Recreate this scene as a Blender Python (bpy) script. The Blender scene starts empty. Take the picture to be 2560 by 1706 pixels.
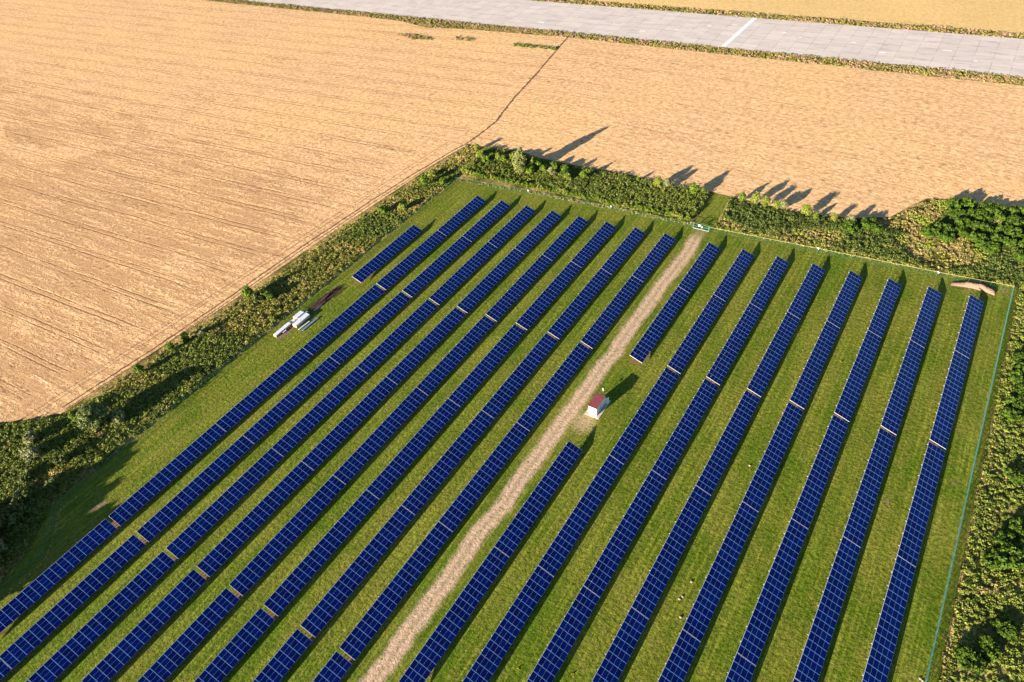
import bpy, math, random
import numpy as np
from mathutils import Vector, Matrix

random.seed(7)
rng = np.random.default_rng(7)
R = math.radians
scene = bpy.context.scene
col = scene.collection

# ------------------------------------------------------------------ camera
CAM = (73.215, -180.512, 137.640)
EUL = (0.816174, 0.105269, 0.575652)
FPX = 1722.98
cam_d = bpy.data.cameras.new('camera')
cam_d.sensor_width = 36.0
cam_d.lens = FPX / 2560 * 36.0
cam_d.clip_start = 1.0
cam_d.clip_end = 9000.0
cam = bpy.data.objects.new('camera', cam_d)
cam.location = CAM
cam.rotation_euler = EUL
col.objects.link(cam)
scene.camera = cam

# ------------------------------------------------------------------ light
SUN_EL = 13.0
sx, sy = 0.27, 0.963                                  # direction in which shadows fall
sun_d = bpy.data.lights.new('sun', 'SUN')
sun_d.energy = 5.0
sun_d.angle = R(0.5)
sun_d.color = (1.0, 0.86, 0.68)
sun = bpy.data.objects.new('sun', sun_d)
sun.rotation_euler = Vector((sx, sy, -math.tan(R(SUN_EL)))).normalized().to_track_quat('-Z', 'Y').to_euler()
sun.location = (-60, -300, 120)
col.objects.link(sun)

world = bpy.data.worlds.new("World")
scene.world = world
world.use_nodes = True
wt = world.node_tree
for n in list(wt.nodes):
    wt.nodes.remove(n)
sky = wt.nodes.new('ShaderNodeTexSky')
sky.sky_type = 'NISHITA'
sky.sun_disc = False
sky.sun_elevation = R(SUN_EL)
sky.sun_rotation = math.atan2(-sx, -sy)
sky.altitude = 100
sky.dust_density = 0.3
sky.ozone_density = 2.5
bg = wt.nodes.new('ShaderNodeBackground')
bg.inputs['Strength'].default_value = 0.05
wo = wt.nodes.new('ShaderNodeOutputWorld')
wt.links.new(sky.outputs[0], bg.inputs[0])
wt.links.new(bg.outputs[0], wo.inputs[0])

vs = scene.view_settings
vs.view_transform = 'Standard'
vs.look = 'None'
vs.gamma = 1.0
vs.exposure = 2.2
vs.use_curve_mapping = False

# ------------------------------------------------------------------ node helpers
class NT:
    def __init__(self, name, rough=0.9, spec=0.2):
        self.m = bpy.data.materials.new(name)
        self.m.use_nodes = True
        self.t = self.m.node_tree
        self.b = self.t.nodes['Principled BSDF']
        self.b.inputs['Roughness'].default_value = rough
        self.b.inputs['Specular IOR Level'].default_value = spec
        self._pos = None
    def n(self, kind, **kw):
        x = self.t.nodes.new(kind)
        for k, v in kw.items():
            setattr(x, k, v)
        return x
    def put(self, sock, v):
        if isinstance(v, (int, float)):
            sock.default_value = v
        elif isinstance(v, (tuple, list)):
            sock.default_value = tuple(v) + ((1.0,) if len(v) == 3 and len(sock.default_value) == 4 else ())
        else:
            self.t.links.new(v, sock)
    def pos(self):
        if self._pos is None:
            self._pos = self.n('ShaderNodeNewGeometry').outputs['Position']
        return self._pos
    def objpos(self):
        return self.n('ShaderNodeTexCoord').outputs['Object']
    def sep(self, v):
        s = self.n('ShaderNodeSeparateXYZ'); self.put(s.inputs[0], v)
        return s.outputs
    def comb(self, x, y, z=0.0):
        s = self.n('ShaderNodeCombineXYZ')
        self.put(s.inputs[0], x); self.put(s.inputs[1], y); self.put(s.inputs[2], z)
        return s.outputs[0]
    def math(self, op, a, b=0.0, c=0.0, clamp=False):
        s = self.n('ShaderNodeMath', operation=op, use_clamp=clamp)
        self.put(s.inputs[0], a); self.put(s.inputs[1], b); self.put(s.inputs[2], c)
        return s.outputs[0]
    def noise(self, v, scale, detail=3.0, rough=0.55, dist=0.0):
        s = self.n('ShaderNodeTexNoise')
        self.put(s.inputs['Vector'], v)
        s.inputs['Scale'].default_value = scale
        s.inputs['Detail'].default_value = detail
        s.inputs['Roughness'].default_value = rough
        s.inputs['Distortion'].default_value = dist
        return s.outputs[0]
    def vor(self, v, scale, out='Distance'):
        s = self.n('ShaderNodeTexVoronoi')
        self.put(s.inputs['Vector'], v)
        s.inputs['Scale'].default_value = scale
        return s.outputs[out]
    def ramp(self, f, a, b, lo=0.0, hi=1.0):
        s = self.n('ShaderNodeMapRange', interpolation_type='SMOOTHSTEP')
        self.put(s.inputs[0], f)
        s.inputs[1].default_value = a; s.inputs[2].default_value = b
        s.inputs[3].default_value = lo; s.inputs[4].default_value = hi
        return s.outputs[0]
    def mix(self, f, a, b, mode='MIX'):
        s = self.n('ShaderNodeMix', data_type='RGBA', blend_type=mode)
        self.put(s.inputs[0], f); self.put(s.inputs[6], a); self.put(s.inputs[7], b)
        return s.outputs[2]
    def bump(self, h, dist, strength=1.0):
        s = self.n('ShaderNodeBump')
        s.inputs['Strength'].default_value = strength
        s.inputs['Distance'].default_value = dist
        self.put(s.inputs['Height'], h)
        self.put(self.b.inputs['Normal'], s.outputs[0])
    def base(self, c):
        self.put(self.b.inputs['Base Color'], c)

def plain(name, c, rough=0.6, metal=0.0, spec=0.3, var=0.25, scale=3.0):
    """a plain finish with slight wear so that it is never one flat value"""
    k = NT(name, rough, spec)
    k.b.inputs['Metallic'].default_value = metal
    f = k.noise(k.objpos(), scale, 4)
    k.base(k.mix(k.ramp(f, 0.3, 0.7), tuple(x * (1 - var) for x in c), c))
    return k.m

# ------------------------------------------------------------------ ground materials
def lawn_color(k):
    p = k.pos(); s = k.sep(p)
    patch = k.noise(p, 0.045, 3)
    mid = k.noise(p, 0.35, 3)
    streak = k.noise(k.comb(k.math('MULTIPLY', s[0], 1.3), k.math('MULTIPLY', s[1], 0.05)), 1.0, 3)
    fine = k.noise(k.comb(k.math('MULTIPLY', s[0], 1.6), s[1]), 2.4, 3, 0.7)
    c = k.mix(k.ramp(patch, 0.36, 0.64), (0.084, 0.132, 0.006), (0.160, 0.168, 0.022))
    c = k.mix(k.math('MULTIPLY', k.ramp(mid, 0.42, 0.75), 0.55), c, (0.215, 0.195, 0.045))
    c = k.mix(k.math('MULTIPLY', k.ramp(streak, 0.46, 0.66), 0.75), c, (0.215, 0.235, 0.030))
    st2 = k.noise(k.comb(k.math('MULTIPLY', s[0], 2.2), k.math('MULTIPLY', s[1], 0.03)), 1.0, 2)
    c = k.mix(k.math('MULTIPLY', k.ramp(st2, 0.46, 0.60), 0.35), c, k.mix(1.0, c, (0.62, 0.70, 0.5), 'MULTIPLY'))
    lush = k.ramp(k.noise(k.comb(s[0], k.math('MULTIPLY', s[1], 0.12)), 0.16, 3), 0.48, 0.68)
    c = k.mix(k.math('MULTIPLY', lush, 0.45), c, (0.065, 0.135, 0.002))
    grain = k.noise(k.comb(k.math('MULTIPLY', s[0], 1.8), k.math('MULTIPLY', s[1], 0.8)), 0.95, 4, 0.8)
    fine = k.math('ADD', k.math('MULTIPLY', fine, 0.4), k.math('MULTIPLY', grain, 0.6))
    c = k.mix(k.ramp(fine, 0.34, 0.66), k.mix(1.0, c, (0.34, 0.40, 0.26), 'MULTIPLY'), k.mix(1.0, c, (1.15, 1.1, 1.1), 'MULTIPLY'))
    return c, fine, s

def m_lawn():
    k = NT('mown_grass', 0.95, 0.1)
    c, fine, s = lawn_color(k)
    p = k.pos()
    bare = k.ramp(k.noise(p, 0.22, 4, 0.6), 0.70, 0.80)
    c = k.mix(k.math('MULTIPLY', bare, 0.7), c, (0.26, 0.17, 0.10))
    k.base(c)
    h = k.math('ADD', k.math('MULTIPLY', fine, 0.6), k.noise(p, 1.1, 3, 0.6))
    k.bump(h, 0.20)
    return k.m

def m_track():
    k = NT('sandy_track', 0.95, 0.1)
    c, fine, s = lawn_color(k)
    p = k.pos()
    wob = k.math('MULTIPLY', k.math('SUBTRACT', k.noise(k.comb(0.0, s[1]), 0.06, 2), 0.5), 3.0)
    d = k.math('ABSOLUTE', k.math('SUBTRACT', k.math('SUBTRACT', s[0], 9.25), wob))
    edge = k.math('ADD', d, k.math('MULTIPLY', k.math('SUBTRACT', k.noise(k.comb(s[0], k.math('MULTIPLY', s[1], 0.35)), 0.9, 6, 0.85), 0.5), 4.2))
    mask = k.ramp(edge, 1.0, 2.9, 1.0, 0.0)
    # the trodden place by the transformer hut
    hx = k.math('MULTIPLY', k.math('SUBTRACT', s[0], 14.0), 0.8)
    hy = k.math('MULTIPLY', k.math('ADD', s[1], 82.0), 0.7)
    hd = k.math('SQRT', k.math('ADD', k.math('MULTIPLY', hx, hx), k.math('MULTIPLY', hy, hy)))
    hd = k.math('ADD', hd, k.math('MULTIPLY', k.math('SUBTRACT', k.noise(p, 1.4, 4, 0.7), 0.5), 7.5))
    mask2 = k.math('MULTIPLY', k.ramp(hd, 0.6, 3.6, 1.0, 0.0), 0.6)
    mask = k.math('MAXIMUM', mask, mask2)
    end = k.ramp(s[1], 2.0, 9.0, 1.0, 0.25)
    mask = k.math('MULTIPLY', mask, end)
    speck = k.ramp(k.noise(k.comb(s[0], k.math('MULTIPLY', s[1], 0.7)), 1.3, 4, 0.75), 0.54, 0.66)
    centre = k.ramp(k.math('ABSOLUTE', k.math('ADD', k.math('SUBTRACT', d, 0.1), k.math('MULTIPLY', k.math('SUBTRACT', k.noise(p, 0.5, 3), 0.5), 1.2))), 0.0, 0.8, 0.35, 0.0)
    mask = k.math('MULTIPLY', mask, k.math('SUBTRACT', 1.0, k.math('MULTIPLY', speck, 0.9)))
    mask = k.math('MULTIPLY', mask, k.math('SUBTRACT', 1.0, centre))
    sand = k.mix(k.noise(p, 0.8, 5, 0.7), (0.32, 0.205, 0.140), (0.56, 0.395, 0.285))
    k.base(k.mix(mask, c, sand))
    k.bump(k.math('ADD', k.math('MULTIPLY', fine, 0.5), k.noise(p, 1.3, 4, 0.7)), 0.16)
    return k.m

def m_soil():
    k = NT('bare_soil', 0.95, 0.1)
    c, fine, s = lawn_color(k)
    p = k.pos()
    f = k.noise(p, 1.2, 5, 0.7)
    soil = k.mix(f, (0.075, 0.038, 0.020), (0.30, 0.155, 0.085))
    k.base(k.mix(k.ramp(k.noise(p, 0.7, 4, 0.7), 0.46, 0.58), soil, c))
    k.bump(k.noise(p, 2.5, 4, 0.7), 0.12)
    return k.m

def m_wheat(name='ripe_wheat', far=False):
    k = NT(name, 1.0, 0.05)
    p = k.pos(); s = k.sep(p); x, y = s[0], s[1]
    t = k.math('ADD', x, 110.0)
    tl = k.math('MINIMUM', t, 0.0); tr = k.math('MAXIMUM', t, 0.0)
    cur = k.math('ADD', k.math('MULTIPLY', tl, 0.08), k.math('SUBTRACT', k.math('MULTIPLY', tr, 0.05), k.math('MULTIPLY', k.math('MULTIPLY', tr, tr), 0.0004)))
    v = k.math('SUBTRACT', y, cur)
    # distance in from the field's edge along the scrub belt (tyre lines turn there)
    edge = k.math('SUBTRACT', k.math('ADD', x, 104.5), k.math('MULTIPLY', k.math('SUBTRACT', y, 29.0), 0.092))
    head = k.math('MULTIPLY', k.ramp(k.math('ADD', edge, k.math('MULTIPLY', k.noise(p, 0.08, 3), 6.0)), -15.0, -9.0), k.ramp(y, 25.0, 32.0, 1.0, 0.0))
    w = k.math('ADD', v, k.math('MULTIPLY', k.noise(p, 0.02, 2), 2.0))
    coord = k.comb(k.math('MULTIPLY', x, 0.07), w)
    coordh = k.comb(edge, k.math('MULTIPLY', y, 0.06))
    def two(sc, det, rg):
        a = k.noise(coord, sc, det, rg); b = k.noise(coordh, sc, det, rg)
        return k.math('ADD', k.math('MULTIPLY', a, k.math('SUBTRACT', 1.0, head)), k.math('MULTIPLY', b, head))
    rows = two(0.9, 3, 0.6)
    band = k.noise(k.comb(k.math('MULTIPLY', x, 0.16), w), 0.10, 5, 0.65)
    streak = k.noise(k.comb(k.math('MULTIPLY', x, 0.12), w), 0.42, 5, 0.68)
    clump = k.noise(p, 0.75, 4, 0.68)
    fine = k.noise(p, 2.3, 3, 0.7)
    # lodged crop with its shadows painted in darker, on the left of the photograph
    left = k.ramp(x, -60.0, -150.0)
    low = k.ramp(y, 40.0, -60.0)
    reg = k.math('ADD', k.math('MULTIPLY', k.math('MULTIPLY', left, low), 0.17), 0.0)
    lod = k.math('ADD', k.math('ADD', k.math('MULTIPLY', band, 0.30), k.math('MULTIPLY', streak, 0.70)), k.math('MULTIPLY', k.math('SUBTRACT', clump, 0.5), 0.55))
    sx_ = k.math('SUBTRACT', x, -320.0); sy_ = k.math('SUBTRACT', y, 10.0)
    rad = k.math('SQRT', k.math('ADD', k.math('MULTIPLY', sx_, sx_), k.math('MULTIPLY', sy_, sy_)))
    rad = k.math('ADD', rad, k.math('MULTIPLY', k.noise(p, 0.03, 3), 14.0))
    arc = k.math('MULTIPLY', k.ramp(k.math('ABSOLUTE', k.math('SUBTRACT', rad, 78.0)), 1.5, 7.0, 1.0, 0.0), k.ramp(k.noise(p, 0.02, 2), 0.38, 0.5))
    lod = k.math('SUBTRACT', lod, k.math('MULTIPLY', arc, 0.25))
    lodm = k.ramp(k.math('ADD', lod, reg), 0.57, 0.69)
    if far:
        A, B, D = (0.62, 0.42, 0.19), (0.44, 0.30, 0.12), (0.28, 0.26, 0.09)
    else:
        A, B, D = (0.75, 0.500, 0.276), (0.38, 0.215, 0.098), (0.18, 0.088, 0.045)
    c = k.mix(k.ramp(rows, 0.35, 0.7), A, k.mix(0.5, A, B))
    c = k.mix(k.math('MULTIPLY', k.ramp(k.noise(p, 0.012, 3), 0.4, 0.65), 0.45), c, (0.77, 0.49, 0.225))
    flk = k.noise(k.comb(k.math('MULTIPLY', x, 0.55), w), 1.25, 4, 0.7)
    c = k.mix(k.math('MULTIPLY', k.ramp(flk, 0.50, 0.72), 0.55), c, B)
    c = k.mix(k.math('MULTIPLY', lodm, 0.44), c, D)
    grain = k.noise(k.comb(k.math('MULTIPLY', x, 0.8), w), 0.62, 5, 0.85)
    c = k.mix(k.ramp(grain, 0.38, 0.60, 0.12, 1.0), B, c)
    spk = k.noise(k.comb(k.math('MULTIPLY', x, 0.35), w), 0.85, 3, 0.7)
    c = k.mix(k.ramp(k.math('ADD', spk, k.math('MULTIPLY', k.math('SUBTRACT', band, 0.5), 0.5)), 0.59, 0.71, 0.0, 0.75), c, D)
    if not far:
        # pairs of tyre lines every 12 m and one narrow pass of the drill between them
        def lines(u, period, offs, width):
            m = k.math('SUBTRACT', k.math('FLOORED_MODULO', u, period), offs)
            return k.ramp(k.math('ABSOLUTE', m), width * 0.5, width * 1.6, 1.0, 0.0)
        wv = k.math('ADD', w, k.math('MULTIPLY', k.noise(p, 0.6, 3), 0.9))
        tr1 = k.math('MAXIMUM', lines(wv, 11.8, 5.0, 0.22), lines(wv, 11.8, 6.9, 0.22))
        brk = k.ramp(k.noise(k.comb(k.math('MULTIPLY', x, 0.1), w), 0.35, 3), 0.34, 0.52, 0.15, 1.0)
        tr1 = k.math('MULTIPLY', k.math('MULTIPLY', tr1, brk), k.math('SUBTRACT', 1.0, head))
        eh = k.math('ADD', edge, k.math('MULTIPLY', k.noise(p, 0.5, 2), 0.4))
        tr2 = k.math('MAXIMUM', lines(eh, 400.0, 394.0, 0.22), lines(eh, 400.0, 392.1, 0.22))
        tr2 = k.math('MULTIPLY', tr2, head)
        tm = k.math('MULTIPLY', k.math('MAXIMUM', tr1, tr2), k.math('ADD', 0.25, k.math('MULTIPLY', left, 0.42)))
        c = k.mix(tm, c, (0.20, 0.11, 0.055))
        h = k.math('SUBTRACT', k.math('MULTIPLY', fine, 0.2), k.math('MULTIPLY', tm, 0.35))
    else:
        h = k.math('MULTIPLY', fine, 0.35)
    h = k.math('ADD', h, k.math('MULTIPLY', rows, 0.12))
    h = k.math('ADD', h, k.math('MULTIPLY', k.noise(k.comb(k.math('MULTIPLY', x, 0.55), w), 1.3, 5, 0.85), 0.85))
    h = k.math('SUBTRACT', h, k.math('MULTIPLY', lodm, 0.22))
    k.base(c)
    k.bump(h, 0.34)
    return k.m

def m_terrain():
    k = NT('rough_ground', 1.0, 0.05)
    p = k.pos()
    a = k.noise(p, 0.12, 4, 0.6); f = k.noise(p, 1.3, 4, 0.7)
    c = k.mix(k.ramp(a, 0.40, 0.62), (0.120, 0.120, 0.024), (0.42, 0.30, 0.11))
    c = k.mix(k.ramp(f, 0.3, 0.7), k.mix(1.0, c, (0.4, 0.4, 0.4), 'MULTIPLY'), c)
    k.base(c)
    k.bump(k.math('ADD', f, k.noise(p, 0.5, 3)), 0.35)
    return k.m

def m_concrete():
    k = NT('old_concrete', 0.85, 0.25)
    p = k.pos(); s = k.sep(p)
    u = k.math('ADD', s[0], 40.2)                       # along the runway, a joint on the white line
    v = k.math('SUBTRACT', s[1], k.math('MULTIPLY', s[0], 0.045))
    v = k.math('SUBTRACT', v, 162.1)
    ju, jv = 7.55, 7.05
    iu = k.math('FLOOR', k.math('DIVIDE', u, ju)); iv = k.math('FLOOR', k.math('DIVIDE', v, jv))
    wn = k.n('ShaderNodeTexWhiteNoise', noise_dimensions='2D')
    k.put(wn.inputs['Vector'], k.comb(iu, iv))
    tone = wn.outputs['Value']
    jit = k.math('MULTIPLY', k.math('SUBTRACT', k.noise(p, 0.7, 3), 0.5), 0.45)
    def joint(a, per, wdt):
        m = k.math('FLOORED_MODULO', k.math('ADD', a, jit), per)
        m = k.math('MINIMUM', m, k.math('SUBTRACT', per, m))
        return k.ramp(m, wdt * 0.4, wdt, 1.0, 0.0)
    jm = k.math('MAXIMUM', k.math('MULTIPLY', joint(u, ju, 0.26), 0.8), joint(v, jv, 0.34))
    brk = k.ramp(k.noise(p, 0.16, 4, 0.8), 0.40, 0.58, 0.10, 1.0)
    jm = k.math('MULTIPLY', jm, brk)
    c = k.mix(tone, (0.44, 0.385, 0.355), (0.50, 0.44, 0.41))
    st = k.noise(k.comb(k.math('MULTIPLY', u, 0.25), v), 0.33, 5, 0.7)
    c = k.mix(k.math('MULTIPLY', k.ramp(st, 0.46, 0.70), 0.6), c, (0.28, 0.245, 0.24))
    c = k.mix(k.math('MULTIPLY', k.ramp(k.noise(p, 0.07, 4), 0.45, 0.7), 0.4), c, (0.46, 0.385, 0.34))
    patch = k.ramp(k.noise(p, 0.30, 2), 0.77, 0.80)
    c = k.mix(patch, c, (0.62, 0.58, 0.56))
    c = k.mix(k.math('MULTIPLY', jm, 0.55), c, (0.15, 0.13, 0.10))
    k.base(c)
    k.bump(k.noise(p, 1.5, 4, 0.7), 0.03)
    return k.m

def m_leaf(name, dark, light, alt=None, altamt=0.0, trans=0.25, sc=0.5):
    k = NT(name, 0.75, 0.25)
    g = k.n('ShaderNodeNewGeometry')
    rnd = g.outputs['Random Per Island']
    oi = k.n('ShaderNodeObjectInfo').outputs['Random']
    n = k.noise(g.outputs['Position'], sc, 3, 0.6)
    f = k.math('ADD', k.math('MULTIPLY', rnd, 0.55), k.math('MULTIPLY', k.ramp(n, 0.3, 0.7), 0.45))
    c = k.mix(f, dark, light)
    c = k.mix(k.math('MULTIPLY', oi, 0.25), c, tuple(v * 0.6 for v in light))
    if alt:
        n2 = k.noise(g.outputs['Position'], 0.13, 4, 0.65)
        am = k.math('ADD', k.ramp(n2, 0.62 - altamt * 0.3, 0.72 - altamt * 0.3), k.math('MULTIPLY', k.math('SUBTRACT', rnd, 0.5), 0.5), clamp=True)
        c = k.mix(am, c, alt)
    k.base(c)
    tr = k.n('ShaderNodeBsdfTranslucent')
    k.put(tr.inputs['Color'], c)
    mx = k.n('ShaderNodeMixShader'); mx.inputs[0].default_value = trans
    k.t.links.new(k.b.outputs[0], mx.inputs[1]); k.t.links.new(tr.outputs[0], mx.inputs[2])
    out = [q for q in k.t.nodes if q.type == 'OUTPUT_MATERIAL'][0]
    k.t.links.new(mx.outputs[0], out.inputs['Surface'])
    return k.m

def m_cells():
    k = NT('photovoltaic_cells', 0.2, 0.16)
    s = k.sep(k.objpos())
    def grid(a, per, w):
        m = k.math('FLOORED_MODULO', a, per)
        m = k.math('MINIMUM', m, k.math('SUBTRACT', per, m))
        return k.ramp(m, w * 0.5, w, 1.0, 0.0)
    g = k.math('MAXIMUM', grid(s[0], 0.159, 0.006), grid(s[1], 0.159, 0.006))
    oi = k.n('ShaderNodeObjectInfo').outputs['Random']
    f = k.noise(k.comb(s[0], s[1], k.math('MULTIPLY', oi, 50.0)), 2.0, 3, 0.6)
    c = k.mix(k.ramp(oi, 0.0, 1.0), (0.0000, 0.0022, 0.058), (0.0002, 0.0055, 0.090))
    c = k.mix(k.math('MULTIPLY', k.ramp(f, 0.4, 0.8), 0.35), c, (0.0005, 0.003, 0.035))
    c = k.mix(k.math('MULTIPLY', g, 0.25), c, (0.01, 0.06, 0.25))
    k.base(c)
    k.put(k.b.inputs['Roughness'], k.ramp(k.noise(k.pos(), 0.05, 3), 0.3, 0.7, 0.10, 0.22))
    return k.m

M = dict(
    lawn=m_lawn(), track=m_track(), soil=m_soil(), wheat=m_wheat(), farwheat=m_wheat('distant_field', True),
    terrain=m_terrain(), concrete=m_concrete(), cells=m_cells(),
    alu=plain('sky_tinted_aluminium', (0.16, 0.36, 0.72), 0.4, 0.3, 0.4, 0.1),  # blue sky reflection painted into the frame colour
    endalu=plain('sunlit_end_aluminium', (0.44, 0.42, 0.44), 0.4, 0.1, 0.5, 0.1),  # frame metal painted paler for its sunlit ends
    edge=plain('sunlit_edge_lavender', (0.50, 0.52, 0.66), 0.4, 0.2, 0.4, 0.1),  # sunlit side of the frame painted as pale lavender
    steel=plain('galvanised_steel', (0.62, 0.62, 0.62), 0.45, 0.5, 0.5, 0.15),
    white=plain('white_paint', (0.80, 0.79, 0.76), 0.5, 0.0, 0.4, 0.12),
    ring=plain('faded_runway_paint', (0.60, 0.57, 0.55), 0.7, 0.0, 0.2, 0.3, 0.5),
    line=plain('runway_paint', (0.80, 0.80, 0.80), 0.7, 0.0, 0.2, 0.25, 0.6),
    tarp=plain('white_sheeting', (0.56, 0.57, 0.64), 0.45, 0.0, 0.4, 0.2, 1.2),
    card=plain('cardboard', (0.62, 0.38, 0.18), 0.8, 0.0, 0.2, 0.3, 1.5),
    wood=plain('pallet_wood', (0.33, 0.19, 0.10), 0.85, 0.0, 0.2, 0.4, 2.0),
    rust=plain('rusty_steel', (0.11, 0.055, 0.050), 0.8, 0.1, 0.3, 0.5, 1.5),
    bluealu=plain('stacked_aluminium', (0.30, 0.40, 0.62), 0.3, 0.6, 0.5, 0.2, 1.0),
    wall=plain('cream_render', (0.80, 0.72, 0.56), 0.85, 0.0, 0.2, 0.08, 1.2),
    roof=plain('maroon_roof_sheet', (0.23, 0.055, 0.060), 0.55, 0.0, 0.4, 0.3, 1.0),
    door=plain('skylit_door_metal', (0.42, 0.60, 0.74), 0.5, 0.0, 0.4, 0.1),  # grey-white metal, with blue sky light painted into the colour
    slab=plain('concrete_slab', (0.46, 0.40, 0.36), 0.9, 0.0, 0.2, 0.25, 1.0),
    fgreen=plain('green_fence_wire', (0.04, 0.13, 0.085), 0.5, 0.1, 0.4, 0.2),
    fteal=plain('teal_fence_rail', (0.05, 0.17, 0.15), 0.5, 0.1, 0.4, 0.2),
    cream=plain('cream_glint_rail', (0.30, 0.25, 0.13), 0.6, 0.0, 0.3, 0.1),  # pale tone includes the painted glint of the barbed wires
    stone=plain('pink_stone', (0.34, 0.24, 0.20), 0.9, 0.0, 0.2, 0.3, 4.0),
    bark=plain('grey_bark', (0.13, 0.10, 0.07), 0.95, 0.0, 0.1, 0.4, 3.0),
    birchbark=plain('birch_bark', (0.62, 0.58, 0.52), 0.8, 0.0, 0.2, 0.45, 1.5),
    dark=plain('worn_dark_earth', (0.15, 0.085, 0.045), 0.95, 0.0, 0.1, 0.4, 1.5),
    l_under=m_leaf('scrub_leaves', (0.036, 0.060, 0.008), (0.185, 0.245, 0.034), (0.40, 0.30, 0.10), 0.08),
    l_rough=m_leaf('rough_herb_leaves', (0.045, 0.072, 0.009), (0.235, 0.295, 0.040), (0.36, 0.29, 0.10), 0.12),
    l_dense=m_leaf('dense_scrub_leaves', (0.022, 0.042, 0.007), (0.120, 0.170, 0.028), (0.26, 0.25, 0.07), 0.10),
    l_birch=m_leaf('birch_leaves', (0.080, 0.095, 0.025), (0.27, 0.30, 0.085), None, 0, 0.3, 0.9),
    l_meadow=m_leaf('meadow_herb_leaves', (0.060, 0.075, 0.012), (0.29, 0.29, 0.050), (0.40, 0.30, 0.10), 0.30),
    l_straw=m_leaf('dry_grass_leaves', (0.13, 0.11, 0.028), (0.42, 0.33, 0.12), (0.20, 0.25, 0.03), 0.4),
    l_bright=m_leaf('bright_green_leaves', (0.045, 0.085, 0.005), (0.185, 0.275, 0.020), None, 0, 0.3, 0.9),
    l_vivid=m_leaf('deep_green_leaves', (0.010, 0.028, 0.002), (0.090, 0.160, 0.008), None, 0, 0.25, 0.7),
    l_grey=m_leaf('grey_green_leaves', (0.070, 0.080, 0.030), (0.30, 0.31, 0.13), None, 0, 0.25, 0.9),
    l_dull=m_leaf('dull_green_leaves', (0.035, 0.050, 0.010), (0.140, 0.170, 0.042), None, 0, 0.2, 0.9),
    l_willow=m_leaf('willow_leaves', (0.060, 0.085, 0.022), (0.19, 0.235, 0.075), None, 0, 0.2, 0.9),
    l_yellow=m_leaf('yellow_green_leaves', (0.08, 0.11, 0.010), (0.29, 0.33, 0.05), None, 0, 0.3, 0.9),
    l_gold=m_leaf('yellow_flowers', (0.20, 0.17, 0.01), (0.55, 0.38, 0.02), None, 0, 0.2, 0.9),
    l_verge=m_leaf('verge_weeds', (0.095, 0.092, 0.018), (0.30, 0.265, 0.065), (0.32, 0.21, 0.13), 0.45, 0.2, 0.4),
)
def mound_mat():
    k = NT('pink_earth', 0.95, 0.1)
    f = k.noise(k.pos(), 1.5, 5, 0.7)
    k.base(k.mix(f, (0.11, 0.072, 0.054), (0.24, 0.165, 0.125)))
    k.bump(f, 0.25)
    return k.m
M['mound'] = mound_mat()

# ------------------------------------------------------------------ mesh helpers
class MB:
    """collects faces; build() links them as one mesh object"""
    def __init__(self):
        self.v = []; self.f = []; self.mi = []
    def add(self, vs_, fs, mi=0):
        o = len(self.v)
        self.v += [tuple(p) for p in vs_]
        self.f += [tuple(i + o for i in f) for f in fs]
        self.mi += [mi] * len(fs)
    def box(self, x0, x1, y0, y1, z0, z1, mi=0, m=None):
        p = [(x, y, z) for z in (z0, z1) for y in (y0, y1) for x in (x0, x1)]
        if m is not None:
            p = [tuple(m @ Vector(q)) for q in p]
        self.add(p, [(0, 2, 3, 1), (4, 5, 7, 6), (0, 1, 5, 4), (2, 6, 7, 3), (0, 4, 6, 2), (1, 3, 7, 5)], mi)
    def bar(self, a, b, r, n=4, mi=0, r2=None):
        a = Vector(a); b = Vector(b); d = (b - a)
        if d.length < 1e-6: return
        d.normalize()
        u = d.cross(Vector((0, 0, 1)) if abs(d.z) < 0.95 else Vector((1, 0, 0))).normalized(); w = d.cross(u)
        r2 = r if r2 is None else r2
        vs_ = []
        for c, rr in ((a, r), (b, r2)):
            for i in range(n):
                t = 2 * math.pi * (i + 0.5) / n
                vs_.append(c + (u * math.cos(t) + w * math.sin(t)) * rr)
        fs = [(i, (i + 1) % n, n + (i + 1) % n, n + i) for i in range(n)]
        fs += [tuple(range(n - 1, -1, -1)), tuple(range(n, 2 * n))]
        self.add(vs_, fs, mi)
    def mesh(self, name, mats, smooth=False):
        me = bpy.data.meshes.new(name)
        me.from_pydata(self.v, [], self.f)
        for m_ in (mats if isinstance(mats, (list, tuple)) else [mats]):
            me.materials.append(m_)
        if len(set(self.mi)) > 1:
            me.polygons.foreach_set('material_index', self.mi)
        if smooth:
            me.polygons.foreach_set('use_smooth', [True] * len(self.f))
        me.update()
        return me
    def build(self, name, mats, parent=None, smooth=False, loc=None):
        return link(name, self.mesh(name, mats, smooth), parent, loc)

def link(name, me, parent=None, loc=None):
    o = bpy.data.objects.new(name, me)
    col.objects.link(o)
    if parent is not None: o.parent = parent
    if loc is not None: o.location = loc
    return o
def tag(o, label=None, cat=None, group=None, kind=None):
    if label: o['label'] = label
    if cat: o['category'] = cat
    if group: o['group'] = group
    if kind: o['kind'] = kind
    return o
def empty(name, loc=(0, 0, 0), rz=0.0):
    o = bpy.data.objects.new(name, None)
    o.empty_display_size = 0.5
    o.location = loc; o.rotation_euler = (0, 0, rz)
    col.objects.link(o)
    return o
def copy_tree(src, kids):
    r = src.copy(); col.objects.link(r)
    for c in kids:
        q = c.copy(); col.objects.link(q); q.parent = r
    return r

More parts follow.
